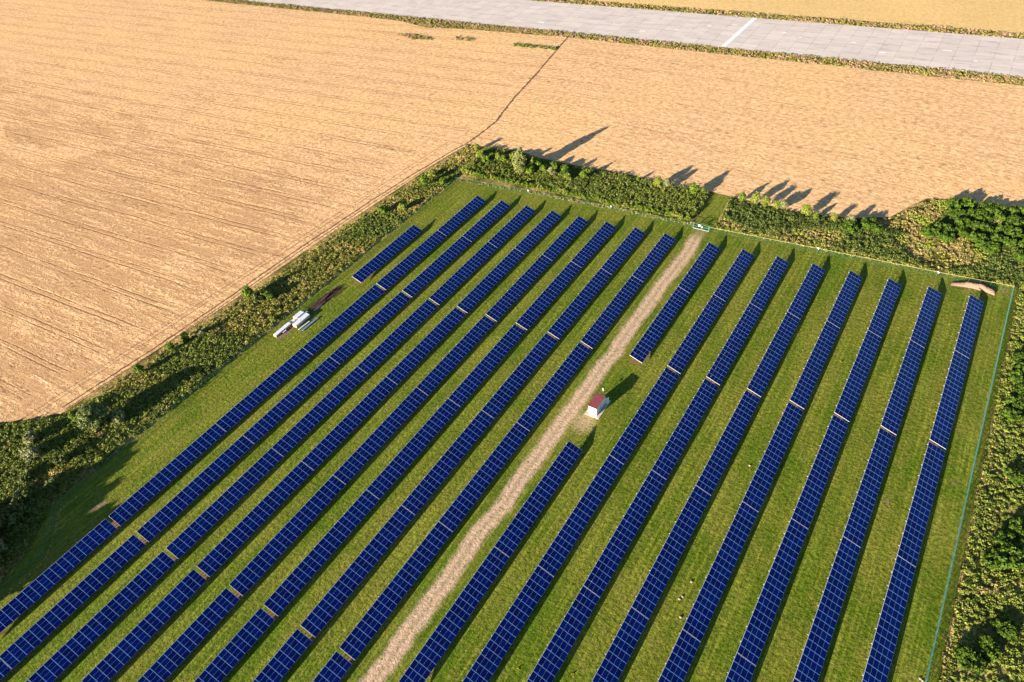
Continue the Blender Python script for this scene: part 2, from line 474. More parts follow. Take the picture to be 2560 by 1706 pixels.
def polysheet(name, pts, z, mat, label=None):
    """flat polygon, triangulated by blender from one ngon"""
    m = MB(); m.add([(x, y, z) for x, y in pts], [tuple(range(len(pts)))])
    o = m.build(name, mat)
    import bmesh
    bm = bmesh.new(); bm.from_mesh(o.data)
    bmesh.ops.triangulate(bm, faces=bm.faces[:])
    bm.normal_update()
    for f in bm.faces:
        if f.normal.z < 0: f.normal_flip()
    bm.to_mesh(o.data); bm.free()
    tag(o, label, kind='structure')
    return o

def ribbon(m, pts, width, z, jitter=0.0, step=1.0):
    """ragged strip along a polyline"""
    P = [Vector((x, y)) for x, y in pts]
    seq = []
    for a, b in zip(P[:-1], P[1:]):
        n = max(1, int((b - a).length / step))
        for i in range(n): seq.append(a.lerp(b, i / n))
    seq.append(P[-1])
    vs_ = []
    for i, p in enumerate(seq):
        d = (seq[min(i + 1, len(seq) - 1)] - seq[max(i - 1, 0)]).normalized()
        nn = Vector((-d.y, d.x))
        a = width / 2 * (1 + random.uniform(-jitter, jitter)); b = width / 2 * (1 + random.uniform(-jitter, jitter))
        q = p + nn * a; r = p - nn * b
        vs_ += [(r.x, r.y, z), (q.x, q.y, z)]
    m.add(vs_, [(2 * i, 2 * i + 2, 2 * i + 3, 2 * i + 1) for i in range(len(seq) - 1)])

def inpoly(x, y, poly):
    r = np.zeros(len(x), bool); n = len(poly)
    for i in range(n):
        x1, y1 = poly[i]; x2, y2 = poly[(i + 1) % n]
        c = ((y1 > y) != (y2 > y)) & (x < (x2 - x1) * (y - y1) / ((y2 - y1) or 1e-9) + x1)
        r ^= c
    return r

def visible(x, y, z=0.0, margin=60):
    """is a point of the ground within the part of the place the photograph covers"""
    P = np.stack([np.asarray(x, float) - CAM[0], np.asarray(y, float) - CAM[1], np.full(np.shape(x), z - CAM[2])], -1)
    q = P @ ROT
    px = 1280 + FPX * q[..., 0] / -q[..., 2]; py = 853 - FPX * q[..., 1] / -q[..., 2]
    return (q[..., 2] < 0) & (px > -margin) & (px < 2560 + margin) & (py > -margin) & (py < 1706 + margin)
from mathutils import Euler
ROT = np.array(Euler(EUL, 'XYZ').to_matrix())

def leaves_mesh(name, C, N, S, mat, jitter=0.6):
    """one four-cornered leaf spray per centre C, normal N, size S"""
    n = len(C)
    N = N + rng.normal(0, jitter, (n, 3)); N /= np.linalg.norm(N, axis=1)[:, None] + 1e-9
    A = np.cross(N, rng.normal(0, 1, (n, 3))); A /= np.linalg.norm(A, axis=1)[:, None] + 1e-9
    B = np.cross(N, A)
    S = S[:, None]
    a = S * rng.uniform(0.7, 1.2, (n, 1)); b = S * rng.uniform(0.45, 0.8, (n, 1))
    k1 = rng.uniform(-.3, .3, (n, 1)) * S
    V = np.stack([C - A * a, C - B * b + A * k1, C + A * a + N * S * .25, C + B * b - A * k1], 1).reshape(-1, 3)
    me = bpy.data.meshes.new(name)
    me.vertices.add(4 * n); me.vertices.foreach_set('co', V.astype(np.float32).ravel())
    me.loops.add(4 * n); me.loops.foreach_set('vertex_index', np.arange(4 * n, dtype=np.int32))
    me.polygons.add(n)
    me.polygons.foreach_set('loop_start', np.arange(0, 4 * n, 4, dtype=np.int32))
    me.polygons.foreach_set('loop_total', np.full(n, 4, dtype=np.int32))
    me.materials.append(mat)
    me.update(calc_edges=True)
    return me

def wob(x, y, s, seed):
    r = np.random.default_rng(seed); v = 0
    for i in range(6):
        a = r.uniform(0, 6.28); f = s * r.uniform(.6, 2.2)
        v = v + np.sin((x * math.cos(a) + y * math.sin(a)) * f + r.uniform(0, 6.28))
    return v / 6.0                                            # about -0.6 .. 0.6

def clump_stuff(name, poly, dens, r0, r1, h0, h1, K, size, mat, label, cat, seed, keep=None, patch=0.10):
    xs = [p[0] for p in poly]; ys = [p[1] for p in poly]
    A = (max(xs) - min(xs)) * (max(ys) - min(ys))
    n = int(A * dens)
    x = rng.uniform(min(xs), max(xs), n); y = rng.uniform(min(ys), max(ys), n)
    ok = inpoly(x, y, poly) & visible(x, y, margin=90)
    if keep is not None: ok &= keep(x, y)
    x = x[ok]; y = y[ok]; n = len(x)
    w = wob(x, y, patch, seed) + 0.35 * wob(x, y, patch * 5, seed + 1)
    t = np.clip(w * 1.0 + 0.5, 0, 1)
    h = (h0 + (h1 - h0) * t) * rng.uniform(.6, 1.25, n); r = (r0 + (r1 - r0) * t) * rng.uniform(.7, 1.3, n)
    D = rng.normal(0, 1, (n, K, 3)); D[..., 2] = np.abs(D[..., 2]); D /= np.linalg.norm(D, axis=2)[..., None]
    rho = rng.uniform(.55, 1.05, (n, K, 1))
    P = D * rho * np.stack([r, r, h], 1)[:, None, :]
    P[..., 0] += x[:, None]; P[..., 1] += y[:, None]; P[..., 2] += 0.03
    S = size * rng.uniform(.6, 1.4, (n, K)) 
    me = leaves_mesh(name, P.reshape(-1, 3), D.reshape(-1, 3), S.ravel(), mat)
    o = link(name, me)
    tag(o, label, cat, kind='stuff')
    return o

def crown_mesh(name, mat, rx, rz, z0, lobes, K, size, seed, taper=0.0, lump=0.42):
    """a crown of leaf sprays on many small lobes spread through its volume"""
    r = np.random.default_rng(seed)
    Cs = []; Ns = []; Ss = []
    for i in range(lobes):
        u = r.normal(0, 1, 3); u /= np.linalg.norm(u)
        rad = r.uniform(.35, .80)
        c = u * rad
        t = (c[2] + 1) / 2
        sh = 1 - taper * t
        c = np.array([c[0] * rx * sh, c[1] * rx * sh, z0 + rz + c[2] * rz])
        lr = lump * min(rx, rz) * r.uniform(.6, 1.25) * (1 - .5 * taper * t)
        D = r.normal(0, 1, (K, 3)); D /= np.linalg.norm(D, axis=1)[:, None]
        Cs.append(c + D * lr * r.uniform(.6, 1.08, (K, 1)) * np.array([1, 1, .85])); Ns.append(D); Ss.append(size * r.uniform(.6, 1.4, K))
    C = np.concatenate(Cs); C[:, 2] = np.maximum(C[:, 2], 0.05)
    return leaves_mesh(name, C, np.concatenate(Ns), np.concatenate(Ss), mat, 0.5)

def trunk_mesh(name, mat, h, r, limbs=5, spread=1.0, seed=0):
    rr = random.Random(seed); m = MB()
    p = Vector((0, 0, -0.1)); pts = [p]
    for i in range(1, 6):
        pts.append(Vector((rr.uniform(-.05, .05) * h, rr.uniform(-.05, .05) * h, h * i / 5)))
    for i in range(5):
        m.bar(pts[i], pts[i + 1], r * (1 - i * .17), 7, 0, r * (1 - (i + 1) * .17))
    for i in range(limbs):
        t = rr.uniform(.25, .85); k = int(t * 5); a = rr.uniform(0, 6.28)
        q = pts[k].lerp(pts[k + 1], t * 5 - k)
        e = q + Vector((math.cos(a) * spread, math.sin(a) * spread, spread * rr.uniform(.5, 1.0)))
        m.bar(q, e, r * .4, 5, 0, r * .12)
    return m.mesh(name, mat)

# ------------------------------------------------------------------ setting
FENCE_L = [(-89.6, 2.4), (-89.6, -60), (-90.3, -110), (-90.6, -145), (-89.6, -169.4), (-79.0, -179.0), (-79.4, -192), (-79.6, -215)]
FENCE_T = [(-89.6, 2.4), (-58, 5.6), (-25, 8.2), (5.74, 9.8)]
FENCE_TR = [(11.5, 9.9), (45.3, 12.5), (78.8, 14.9), (97.8, 16.6)]
FENCE_R = [(97.8, 16.6), (97.6, -50), (97.6, -125)]

big = 3500
m = MB(); m.add([(-big, -big, -0.06), (big, -big, -0.06), (big, big, -0.06), (-big, big, -0.06)], [(0, 1, 2, 3)])
tag(m.build('ground', M['terrain']), kind='structure')

LAWN = [(-90.0, 3.6), (-58, 7.6), (-25, 10.6), (5.2, 12.9), (4.0, 33.3), (10.0, 33.0), (11.9, 13.4), (45.3, 15.0), (78.8, 17.6), (99.6, 19.0), (99.3, -10), (99.3, -70), (99.6, -105), (99.6, -260),
        (-79.6, -260), (-79.6, -192), (-84, -181), (-92, -171), (-91.4, -145), (-91.0, -110), (-90.4, -60)]
polysheet('lawn', LAWN, 0.0, M['lawn'])

WHEAT = [(-900, 118), (-421.95, 135.6), (-268.5, 142.3), (-234.97, 142.73), (-211.26, 138.47), (-190, 142.5), (-122.05, 149.15), (-52.89, 151.0), (-21.17, 152.2), (19.54, 154.05), (50.44, 154.86), (86.8, 156.5), (170, 160), (900, 193),
         (900, 60), (180, 61), (96.4, 60.2), (85.6, 60.2), (76.9, 59.3), (69.0, 57.0), (65, 50), (60.9, 41.1), (51.3, 36.2), (35.3, 32.6), (26.0, 32.6), (10.55, 33.1), (2.5, 33.4), (-13.9, 31.3), (-18.8, 32.4), (-31.7, 33.0), (-50.5, 31.3), (-68.4, 31.0), (-80.9, 33.2), (-93.8, 30.4),
         (-102.4, 29.6), (-105.3, 16.3), (-108.2, -13.7), (-111.2, -44.4), (-113.2, -73.3), (-114.4, -89.4), (-116.6, -111.2), (-118.6, -130.6), (-119.6, -141), (-120.7, -150), (-124.2, -152.7), (-127.9, -156.3), (-134.6, -161.2), (-170, -175), (-500, -250), (-900, -260)]
polysheet('wheat_field', WHEAT, 0.02, M['wheat'])
rw = lambda x, o: o + 0.045 * (x + 20)
FAR = [(x, rw(x, 209.0) + (1.2 if i % 2 else 0)) for i, x in enumerate(range(-900, 901, 100))] + [(2500, 3400), (-2500, 3400)]
polysheet('far_field', FAR, 0.02, M['farwheat'])
polysheet('runway', [(-900, rw(-900, 160.4)), (900, rw(900, 160.4)), (900, rw(900, 202.6)), (-900, rw(-900, 202.6))], 0.03, M['concrete'])

# runway markings
m = MB()
ribbon(m, [(-40.3, 160.6), (-38.7, 201.8)], 2.0, 0.05, 0.04, 3)
tag(m.build('runway_stripe', M['line']), kind='structure')
m = MB()
cx_, cy_ = -98.0, 179.5
for (ax, ay, ra, rb) in ((-103.0, 178.5, 6.0, 5.6),):
    n = 48; vs_ = []
    for i in range(n):
        t = 2 * math.pi * i / n
        vs_ += [(ax + ra * math.cos(t), ay + ra * math.sin(t), 0.05), (ax + rb * math.cos(t), ay + rb * math.sin(t), 0.05)]
    m.add(vs_, [(2 * i, (2 * i + 2) % (2 * n), (2 * i + 3) % (2 * n), 2 * i + 1) for i in range(n)])
tag(m.build('runway_ring_marking', M['ring']), kind='structure')
m = MB()
for x, v, L in ((-58, 186, 2.6), (-46, 190, 2.4), (-20, 186, 2.6), (-10, 181, 1.2), (14, 181, 2.2), (52, 181, 4.5), (28, 172, 3.0), (-89, 171, 3.4), (-150, 170, 4.0), (-72, 177, 2.5), (66, 172, 1.6)):
    y = v + .045 * (x + 20)
    m.add([(x, y, .05), (x + L, y + .1, .05), (x + L * .9, y + .8, .05), (x + .2, y + .7, .05)], [(0, 1, 2, 3)])
tag(m.build('runway_paint_marks', M['line']), kind='structure')

# dirt track, bare soil below the tables, paths in the wheat
m = MB()
for cx0, cy0, ra, rb, th in ((-80.4, -163.2, 2.6, .8, 1.25), (83.5, -71.0, .9, .35, .3), (94.8, -59.3, .7, .4, 0), (87.6, 11.6, 2.2, .22, .1), (96.0, 15.2, 1.1, .5, .4), (-85.4, -76.0, 1.9, 7.2, 0.0), (-85.6, -93.5, 1.6, 4.2, .0)):
    pts = []
    for i in range(40):
        t = 2 * math.pi * i / 40; q = random.uniform(.55, 1.15)
        u_, v_ = ra * q * math.cos(t), rb * q * math.sin(t)
        pts.append((cx0 + u_ * math.cos(th) - v_ * math.sin(th), cy0 + u_ * math.sin(th) + v_ * math.cos(th), .014))
    m.add(pts + [(cx0, cy0, .014)], [(i, (i + 1) % 40, 40) for i in range(40)])
tag(m.build('bare_patches', M['mound']), kind='structure')
m = MB(); m.add([(2.5, -250, .012), (17.9, -250, .012), (17.9, 9.5, .012), (2.5, 9.5, .012)], [(0, 1, 2, 3)])
tag(m.build('dirt_track', M['track']), kind='structure')
m = MB()
ribbon(m, [(-122.2, 150.3), (-117.7, 125.5), (-112.9, 101.1), (-109.1, 76.9), (-105.7, 61.2), (-103.4, 52.5), (-103.2, 43.1), (-103.6, 31.7)], 0.9, 0.05, 0.55, 0.7)
tag(m.build('footpath', M['dark']), kind='structure')
m = MB()
pth = [(-103.6, 31), (-106.2, 20), (-110.0, -4.3), (-112.2, -22), (-114.0, -42.9), (-115.6, -59.2), (-117.2, -91.3), (-119.3, -119.9), (-121.6, -138.9), (-122.6, -148.5)]
ribbon(m, pth, 0.6, 0.05, 0.6, 0.8)
ribbon(m, [(x + 1.7, y) for x, y in pth], 0.35, 0.05, 0.7, 0.8)
tag(m.build('wheel_ruts', M['dark']), kind='structure')

# ------------------------------------------------------------------ solar tables
TILT = R(21.4)
W, PITCH = 4.06, 1.65
ZH = 2.32
XR = dict(A=-83.09, B=-72.73, C=-62.37, D=-52.0, E=-41.62, F=-31.24, G=-20.87, H=-10.44, I=0.0, J=14.76, K=25.45, L=36.0, M=46.5, N=56.95, O=67.38, P=77.7, Q=88.01)
YR = dict(A=-31.59, B=-5.9, C=-5.0, D=-4.15, E=-3.35, F=-2.53, G=-1.69, H=-0.84, I=0.0, J=1.03, K=2.0, L=2.8, M=3.6, N=4.5, O=5.4, P=6.26, Q=7.07)

def slope(u, dz=0.0):
    """local x,z of a point u metres down the slope from the high edge, dz off the face"""
    return (u * math.cos(TILT) + dz * math.sin(TILT), ZH - u * math.sin(TILT) + dz * math.cos(TILT))

mod = MB()
a, b, t_ = 0.498, 0.815, 0.04
fi, fj = 0.009, 0.038  # end frames widened to stand in for sunlit module end faces
o_ = [(-a, -b), (a, -b), (a, b), (-a, b)]; i_ = [(-a + fi, -b + fj), (a - fi, -b + fj), (a - fi, b - fj), (-a + fi, b - fj)]
mod.add([(x, y, 0) for x, y in o_] + [(x, y, 0) for x, y in i_] + [(x, y, -.004) for x, y in i_] + [(x, y, -t_) for x, y in o_],
        [(0, 1, 5, 4), (1, 2, 6, 5), (2, 3, 7, 6), (3, 0, 4, 7), (4, 5, 9, 8), (5, 6, 10, 9), (6, 7, 11, 10), (7, 4, 8, 11), (0, 12, 13, 1), (1, 13, 14, 2), (2, 14, 15, 3), (3, 15, 12, 0), (15, 14, 13, 12)], 0)
mod.add([(x, y, -.004) for x, y in i_], [(0, 1, 2, 3)], 1)
mod_me = mod.mesh('solar_panel', [M['alu'], M['cells']])

fr = MB()                                              # one support trestle: sloping rafter and two driven posts
mt = Matrix.Translation((0, 0, ZH)) @ Matrix.Rotation(TILT, 4, 'Y')
fr.box(-0.24, 3.95, -0.05, 0.05, -0.22, -0.12, 0, mt)
for u in (0.62, 3.2):
    x, z = slope(u, -0.2)
    fr.box(x - .06, x + .06, -.045, .045, -0.15, z, 0)
x0, z0 = slope(1.9, -0.2); x1, _ = slope(0.62)
fr.bar((x1, 0, 0.7), (x0, 0, z0), .035, 4)
fr_me = fr.mesh('support_trestle', M['steel'])

proto = {}
def make_table(n):
    root = empty('solar_table')
    kids = []
    for j in range(n):
        for q in range(4):
            u = q * 1.0175 + 0.4985
            x, z = slope(u)
            o = link('solar_panel', mod_me, root, (x, -(j + .5) * PITCH, z))
            o.rotation_euler = (0, TILT, 0)
            kids.append(o)
    k = list(np.arange(0.55, n, 2.0)) 
    for j in k:
        kids.append(link('support_trestle', fr_me, root, (0, -float(j) * PITCH, 0)))
    for u in (.45, 1.5, 2.6, 3.6):
        pm = MB(); pm.box(u - .03, u + .03, -n * PITCH + .05, -.05, -.12, -.045, 0, mt)
        kids.append(pm.build('purlin', M['steel'], root))
    hm_ = MB(); hm_.box(-.05, -.004, -n * PITCH, 0, -.06, .004, 0, mt); kids.append(hm_.build('lit_edge_strip', M['edge'], root))  # strip added to draw the sunlit high frame edge as a light line
    em = MB(); em.box(0, W, -n * PITCH - .05, -n * PITCH + .003, -.13, .004, 0, mt)
    kids.append(em.build('lit_end_strip', M['endalu'], root))  # added piece that draws the sunlit frame ends as a pale line
    return root, kids

ordw = {1: 'first', 2: 'second', 3: 'third', 4: 'fourth', 5: 'fifth', 6: 'sixth', 7: 'seventh', 8: 'eighth', 9: 'ninth'}
SECT = [(0, 15), (24.9, 20), (58.7, 20), (91.85, 20), (125.0, 20), (158.9, 20), (192.05, 20), (225.2, 20)]
soil = MB()
tables = 0
for r in 'ABCDEFGHIJKLMNOPQ':
    if r == 'A': secs = [(0, 20)]
    elif r == 'J': secs = SECT[:2] + [(91.8, 20), (124.95, 20), (158.85, 20), (192.0, 20)]
    else: secs = SECT
    i = 'ABCDEFGHIJKLMNOPQ'.index(r)
    side = 'left' if i <= 8 else 'right'
    k = (9 - i) if i <= 8 else (i - 8)
    rowname = ('short outermost row' if r == 'A' else 'row beside the bush belt' if r == 'B' else 'row beside the right fence' if r == 'Q' else f'{ordw[k]} row {side} of the track' if k > 1 else f'row just {side} of the track')
    seen = []
    for off, n in secs:
        y0 = YR[r] - off; y1 = y0 - n * PITCH
        gx = np.repeat([XR[r], XR[r] + 3.8], 40); gy = np.tile(np.linspace(y0, y1, 40), 2)
        if visible(gx, gy, 1.5, margin=4).any(): seen.append((off, n))
    for si, (off, n) in enumerate(seen):
        if n not in proto:
            proto[n] = make_table(n); root, kids = proto[n]
        else:
            root = copy_tree(*proto[n])
        root.location = (XR[r], YR[r] - off, 0)
        if r == 'A':
            lab = 'lone solar table of dark blue panels standing nearest the left bush belt'
        elif r == 'J' and off > 90:
            w_ = ['first', 'second', 'third', 'fourth'][[s[0] for s in seen if s[0] > 90].index(off)]
            lab = f'{w_} blue solar table below the hut, in the row just right of the track'
        elif off == 0:
            lab = f'short solar table at the far end of the {rowname}'
        elif si == len(seen) - 1:
            lab = f'solar table nearest the camera in the {rowname}'
        else:
            lab = f'long solar table, {ordw[si + 1]} from the far end of the {rowname}'
        tag(root, lab, 'solar table', 'solar tables standing in rows on the mown grass')
        tables += 1
        y0 = YR[r] - off
        lo_y = y0 - n * PITCH
        if si == 0 or off == 91.8 and r == 'J': strip0 = y0
        if si == len(seen) - 1 or (r == 'J' and off == SECT[1][0]):
            ribbon(soil, [(XR[r] + 1.95, strip0 + .1), (XR[r] + 1.95, lo_y - .7)], 3.4, 0.018, 0.10, 1.0)
tag(soil.build('bare_soil', M['soil']), kind='structure')
print('tables', tables)

# ------------------------------------------------------------------ fences
def walk(pts, step):
    out = []
    for (ax, ay), (bx, by) in zip(pts[:-1], pts[1:]):
        L = math.hypot(bx - ax, by - ay); n = max(1, round(L / step))
        for i in range(n): out.append((ax + (bx - ax) * i / n, ay + (by - ay) * i / n))
    out.append(pts[-1]); return out
post_me = None
def fence(name, pts, h, rail_mat, rail_r, label, step, wire=0.006, vstep=0.30, wire_mat='fgreen'):
    root = empty(name, (pts[0][0], pts[0][1], 0))
    ox, oy = pts[0]
    pm = MB(); pm.bar((0, 0, -.3), (0, 0, h + .06), .035, 6); pm.bar((0, 0, h + .05), (0, 0, h + .12), .045, 6)
    me = pm.mesh('post', M['fgreen'])
    for x, y in walk(pts, step):
        link('post', me, root, (x - ox, y - oy, 0))
    net = MB()
    V = walk(pts, vstep)
    for (ax, ay), (bx, by) in zip(V[:-1], V[1:]):
        net.bar((ax - ox, ay - oy, .05), (ax - ox, ay - oy, h), wire * .7, 3)
    for (ax, ay), (bx, by) in zip(pts[:-1], pts[1:]):
        for z in np.linspace(.08, h - .06, 8):
            net.bar((ax - ox, ay - oy, z), (bx - ox, by - oy, z), wire, 3)
    net.build('netting', M[wire_mat], root)
    rail = MB()
    for (ax, ay), (bx, by) in zip(pts[:-1], pts[1:]):
        rail.bar((ax - ox, ay - oy, h), (bx - ox, by - oy, h), rail_r, 6)
    rail.build('top_rail', M[rail_mat], root)
    tag(root, label, 'fence', 'fences around the solar park')
fence('wire_fence', FENCE_L, 1.7, 'fgreen', .03, 'long thin green wire fence between the left bush belt and the grass', 2.6)
fence('wire_fence', FENCE_T, 1.7, 'fgreen', .035, 'green wire fence behind the far row ends, left of the gate', 2.6)
fence('wire_fence', FENCE_TR, 1.7, 'cream', .05, 'wire fence with a pale cream top rail from the gate to the right corner', 2.6)
fence('wire_fence', FENCE_R, 1.8, 'fteal', .038, 'teal topped wire fence running down the right side of the park', 2.6, .011, .16, 'fteal')

# gate
g = empty('gate', (5.9, 9.85, 0))
for s_ in (0, 1):
    lf = MB(); x0 = s_ * 2.7; x1 = x0 + 2.62
    for z in (.15, 1.0, 1.95): lf.bar((x0, 0, z), (x1, 0, z), .045, 6)
    for x in (x0 + .05, x1 - .05): lf.bar((x, 0, .15), (x, 0, 1.95), .045, 6)
    for q in np.arange(x0 + .2, x1, .2): lf.bar((q, 0, .15), (q, 0, 1.95), .014, 3)
    lf.build('gate_leaf', M['fteal'], g)
for x in (-.1, 5.45):
    pm = MB(); pm.bar((x, 0, -.2), (x, 0, 2.2), .10, 8); pm.build('gate_post', M['fteal'], g)
tm = MB(); tm.box(-.1, 5.45, -.12, .12, 0, .08); tm.build('threshold', M['slab'], g)
sg = MB(); sg.box(1.7, 2.4, -.07, -.05, 1.1, 1.8); sg.build('sign', M['white'], g)
sg = MB(); sg.box(2.9, 3.2, -.07, -.05, .8, 1.2); sg.build('sign', M['white'], g)
tag(g, 'teal double gate with white signs at the far end of the sandy track', 'gate')

# camera masts
def mast(x, y, label, h=2.3):
    r_ = empty('camera_mast', (x, y, 0))
    pm = MB(); pm.bar((0, 0, -.2), (0, 0, h), .04, 8); pm.bar((0, 0, h - .1), (.25, -.2, h - .1), .03, 6); pm.build('pole', M['fgreen'], r_)
    hm = MB(); hm.box(.12, .36, -.34, -.12, h - .22, h + .04); hm.box(-.11, .11, -.10, .10, h - .1, h + .18); hm.build('camera_housing', M['white'], r_)
    tag(r_, label, 'camera mast', 'white camera masts of the solar park')
mast(-57.0, 4.9, 'white camera mast by the far fence, leftmost of those left of the gate')
mast(-23.9, 7.6, 'white camera mast by the far fence, nearer the gate of the two left of it')
mast(45.7, 11.9, 'white camera mast on the cream railed fence, nearer the gate')
mast(78.8, 14.2, 'white camera mast on the cream railed fence, nearer the right corner')
mast(13.9, -71.0, 'small white camera mast standing behind the hut with the maroon roof', 1.7)
#mast(-90.0, -158.5, 'white camera mast by the left fence, in the shade of the bushes', 2.2)

# ------------------------------------------------------------------ hut
hut = empty('transformer_hut', (14.95, -76.5, 0))
hx, hy = 1.16, 2.4
wm = MB(); wm.box(-hx, hx, -hy, hy, .12, 3.0); wm.build('wall', M['wall'], hut)
rm = MB()
rm.add([(-1.3, -2.55, 3.0), (1.3, -2.55, 3.0), (1.3, 2.55, 3.0), (-1.3, 2.55, 3.0), (-1.3, -2.55, 3.22), (1.3, -2.55, 3.05), (1.3, 2.55, 3.05), (-1.3, 2.55, 3.22)],
       [(0, 3, 2, 1), (4, 5, 6, 7), (0, 1, 5, 4), (1, 2, 6, 5), (2, 3, 7, 6), (3, 0, 4, 7)])
for q in np.linspace(-2.3, 2.3, 9): rm.box(-1.3, 1.3, q - .03, q + .03, 0, .035, 0, Matrix.Translation((0, 0, 3.137)) @ Matrix.Rotation(math.atan2(.17, 2.6), 4, 'Y'))
rm.build('roof', M['roof'], hut)
fm = MB(); fm.box(-hx - .02, hx + .02, -hy - .02, hy + .02, .10, .4); fm.build('plinth', M['slab'], hut)
dm = MB(); dm.box(hx, hx + .05, -.9, .35, .45, 2.4)
for q in range(8): dm.box(hx + .05, hx + .075, -.8, .25, .6 + q * .22, .68 + q * .22)
dm.build('side_door', M['door'], hut)
dm = MB(); dm.box(0, 1.0, -.03, .03, .2, 2.5, 0, Matrix.Translation((hx, hy - .1, 0)) @ Matrix.Rotation(R(28), 4, 'Z')); od = dm.build('open_door', M['door'], hut)
dm = MB(); dm.bar((hx + .8, hy + .28, 1.3), (hx + .95, hy + .28, 1.3), .03, 5); dm.build('handle', M['steel'], od)
vm = MB()
for q in range(4): vm.box(-.5, .5, -hy - .03, -hy, 2.3 + q * .1, 2.36 + q * .1)
vm.build('vent', M['wall'], hut)
tag(hut, 'small cream hut with a maroon roof beside the sandy track', 'hut')
sm = MB(); sm.box(12.95, 17.0, -79.6, -72.4, -.1, .11)
tag(sm.build('concrete_slab', M['slab']), kind='structure')

# ------------------------------------------------------------------ building materials by the left fence
def pack(name, x0, x1, y0, y1, h, label, cat, cover='tarp', rz=0.0, base=True, skirt=.25):
    r_ = empty(name, ((x0 + x1) / 2, (y0 + y1) / 2, 0), rz)
    a = (x1 - x0) / 2; b = (y1 - y0) / 2
    if base:
        pb = MB()
        for q in np.arange(-b + .1, b, .9): pb.box(-a, a, q - .06, q + .06, 0, .10)
        for q in np.linspace(-a + .06, a - .06, 3): pb.box(q - .06, q + .06, -b, b, .10, .16)
        pb.build('pallet', M['wood'], r_)
    cm = MB(); z = .16 if base else .02
    n = max(1, int(b * 2 / 1.75))
    for q in range(n):
        y_ = -b + 2 * b * q / n
        cm.box(-a + .03, a - .03, y_ + .03, y_ + 2 * b / n - .03, z, h - .03)
    cm.build('cartons', M['card'], r_)
    tm_ = MB(); tm_.box(-a - .02, a + .02, -b + .1, b + .02, h - skirt, h + random.uniform(0, .03)); tm_.build('cover_sheet', M[cover], r_)
    tag(r_, label, cat, 'packs of building material by the left fence')
pack('covered_pack', -87.45, -86.15, -96.9, -90.4, .85, 'longest white covered pack, nearest the camera beside the left fence', 'covered pack')
pack('covered_pack', -87.4, -86.3, -90.2, -88.3, .6, 'low white covered pack between the longest pack and the one by the fence', 'covered pack')
pack('covered_pack', -87.85, -86.2, -88.0, -84.6, .9, 'short white covered pack closest to the left fence', 'covered pack')
pack('covered_pack', -85.15, -83.45, -90.7, -84.7, 1.1, 'tallest and widest white covered pack, in the middle of the heap', 'covered pack', skirt=.5)
pack('covered_pack', -86.1, -85.35, -87.6, -83.6, .75, 'narrow grey white pack between the two wide covered packs', 'covered pack', 'bluealu')
pack('small_box', -86.0, -85.5, -94.6, -93.2, .5, 'small white box lying beside the longest covered pack', 'box')
def bundle(name, x0, x1, y0, y1, n, mat, h, label, cat='metal bars', rz=0.0):
    m_ = MB(); w_ = (x1 - x0) / n
    for i in range(n):
        m_.box(-(x1 - x0) / 2 + i * w_ + .01, -(x1 - x0) / 2 + (i + 1) * w_ - .01, -(y1 - y0) / 2 + random.uniform(-.1, .1), (y1 - y0) / 2 + random.uniform(-.1, .1), .03, h * random.uniform(.85, 1))
    o = m_.build(name, M[mat], loc=((x0 + x1) / 2, (y0 + y1) / 2, 0)); o.rotation_euler = (0, 0, rz)
    tag(o, label, cat, 'bundles of metal bars by the left fence')
bundle('bar_bundle', -82.35, -81.95, -91.0, -86.4, 3, 'tarp', .3, 'thin white bundle of bars lying between the tall pack and the blue grey bundle', rz=-.05)
bundle('bar_bundle', -81.0, -80.4, -90.8, -83.9, 4, 'bluealu', .35, 'blue grey bundle of bars lying nearest the solar tables', rz=-.02)
bundle('bar_bundle', -84.5, -84.05, -81.8, -78.8, 3, 'bluealu', .35, 'short pale blue bundle of bars beside the rusty beams', rz=-.05)
bundle('bar_bundle', -82.9, -82.3, -86.0, -82.7, 3, 'fgreen', .12, 'flat green bundle of bars next to the blue grey bundle', rz=-.1)
for i in range(40):
    L = random.uniform(4.5, 7.5); y_ = random.uniform(-82.0, -73.5); x_ = -87.0 + (y_ + 81) * .10 + random.uniform(-.2, 2.9)
    lay = i % 3
    m_ = MB()
    m_.box(-.09, .09, -L / 2, L / 2, 0, .02); m_.box(-.015, .015, -L / 2, L / 2, .02, .16); m_.box(-.09, .09, -L / 2, L / 2, .16, .18)
    o = m_.build('rusty_bar', M['rust'], loc=(x_, y_ + 2.2, .02 + lay * .20)); o.rotation_euler = (0, 0, random.uniform(-.16, -.02))
    tag(o, 'rusty dark steel bar lying in the heap behind the white packs', 'steel bar', 'rusty steel bars heaped by the left fence')

# ------------------------------------------------------------------ earth mound, stones
gx, gy = 60, 20
vs_ = []; fs = []
for i in range(gx + 1):
    for j in range(gy + 1):
        u = i / gx; v = j / gy * 2 - 1
        cx = 83.0 + u * 11.0; cy = 13.2 + 1.15 * math.sin(u * 2.9) + (v * 1.0)
        prof = max(0, 1 - v * v) ** .8 * max(0, math.sin(math.pi * min(1, u * .93 + .05))) ** .6 * (.45 + .75 * u)
        z = 1.5 * prof * (1 + .08 * math.sin(u * 21 + v * 2) + random.uniform(-.12, .12))
        vs_.append((cx + random.uniform(-.06, .06), cy + random.uniform(-.06, .06), max(-.02, z - .02)))
for i in range(gx):
    for j in range(gy):
        a0 = i * (gy + 1) + j
        fs.append((a0, a0 + gy + 1, a0 + gy + 2, a0 + 1))
m = MB(); m.add(vs_, fs)
tag(m.build('earth_mound', M['mound'], smooth=True), 'long low mound of pinkish earth near the far right corner of the fence', 'earth mound')

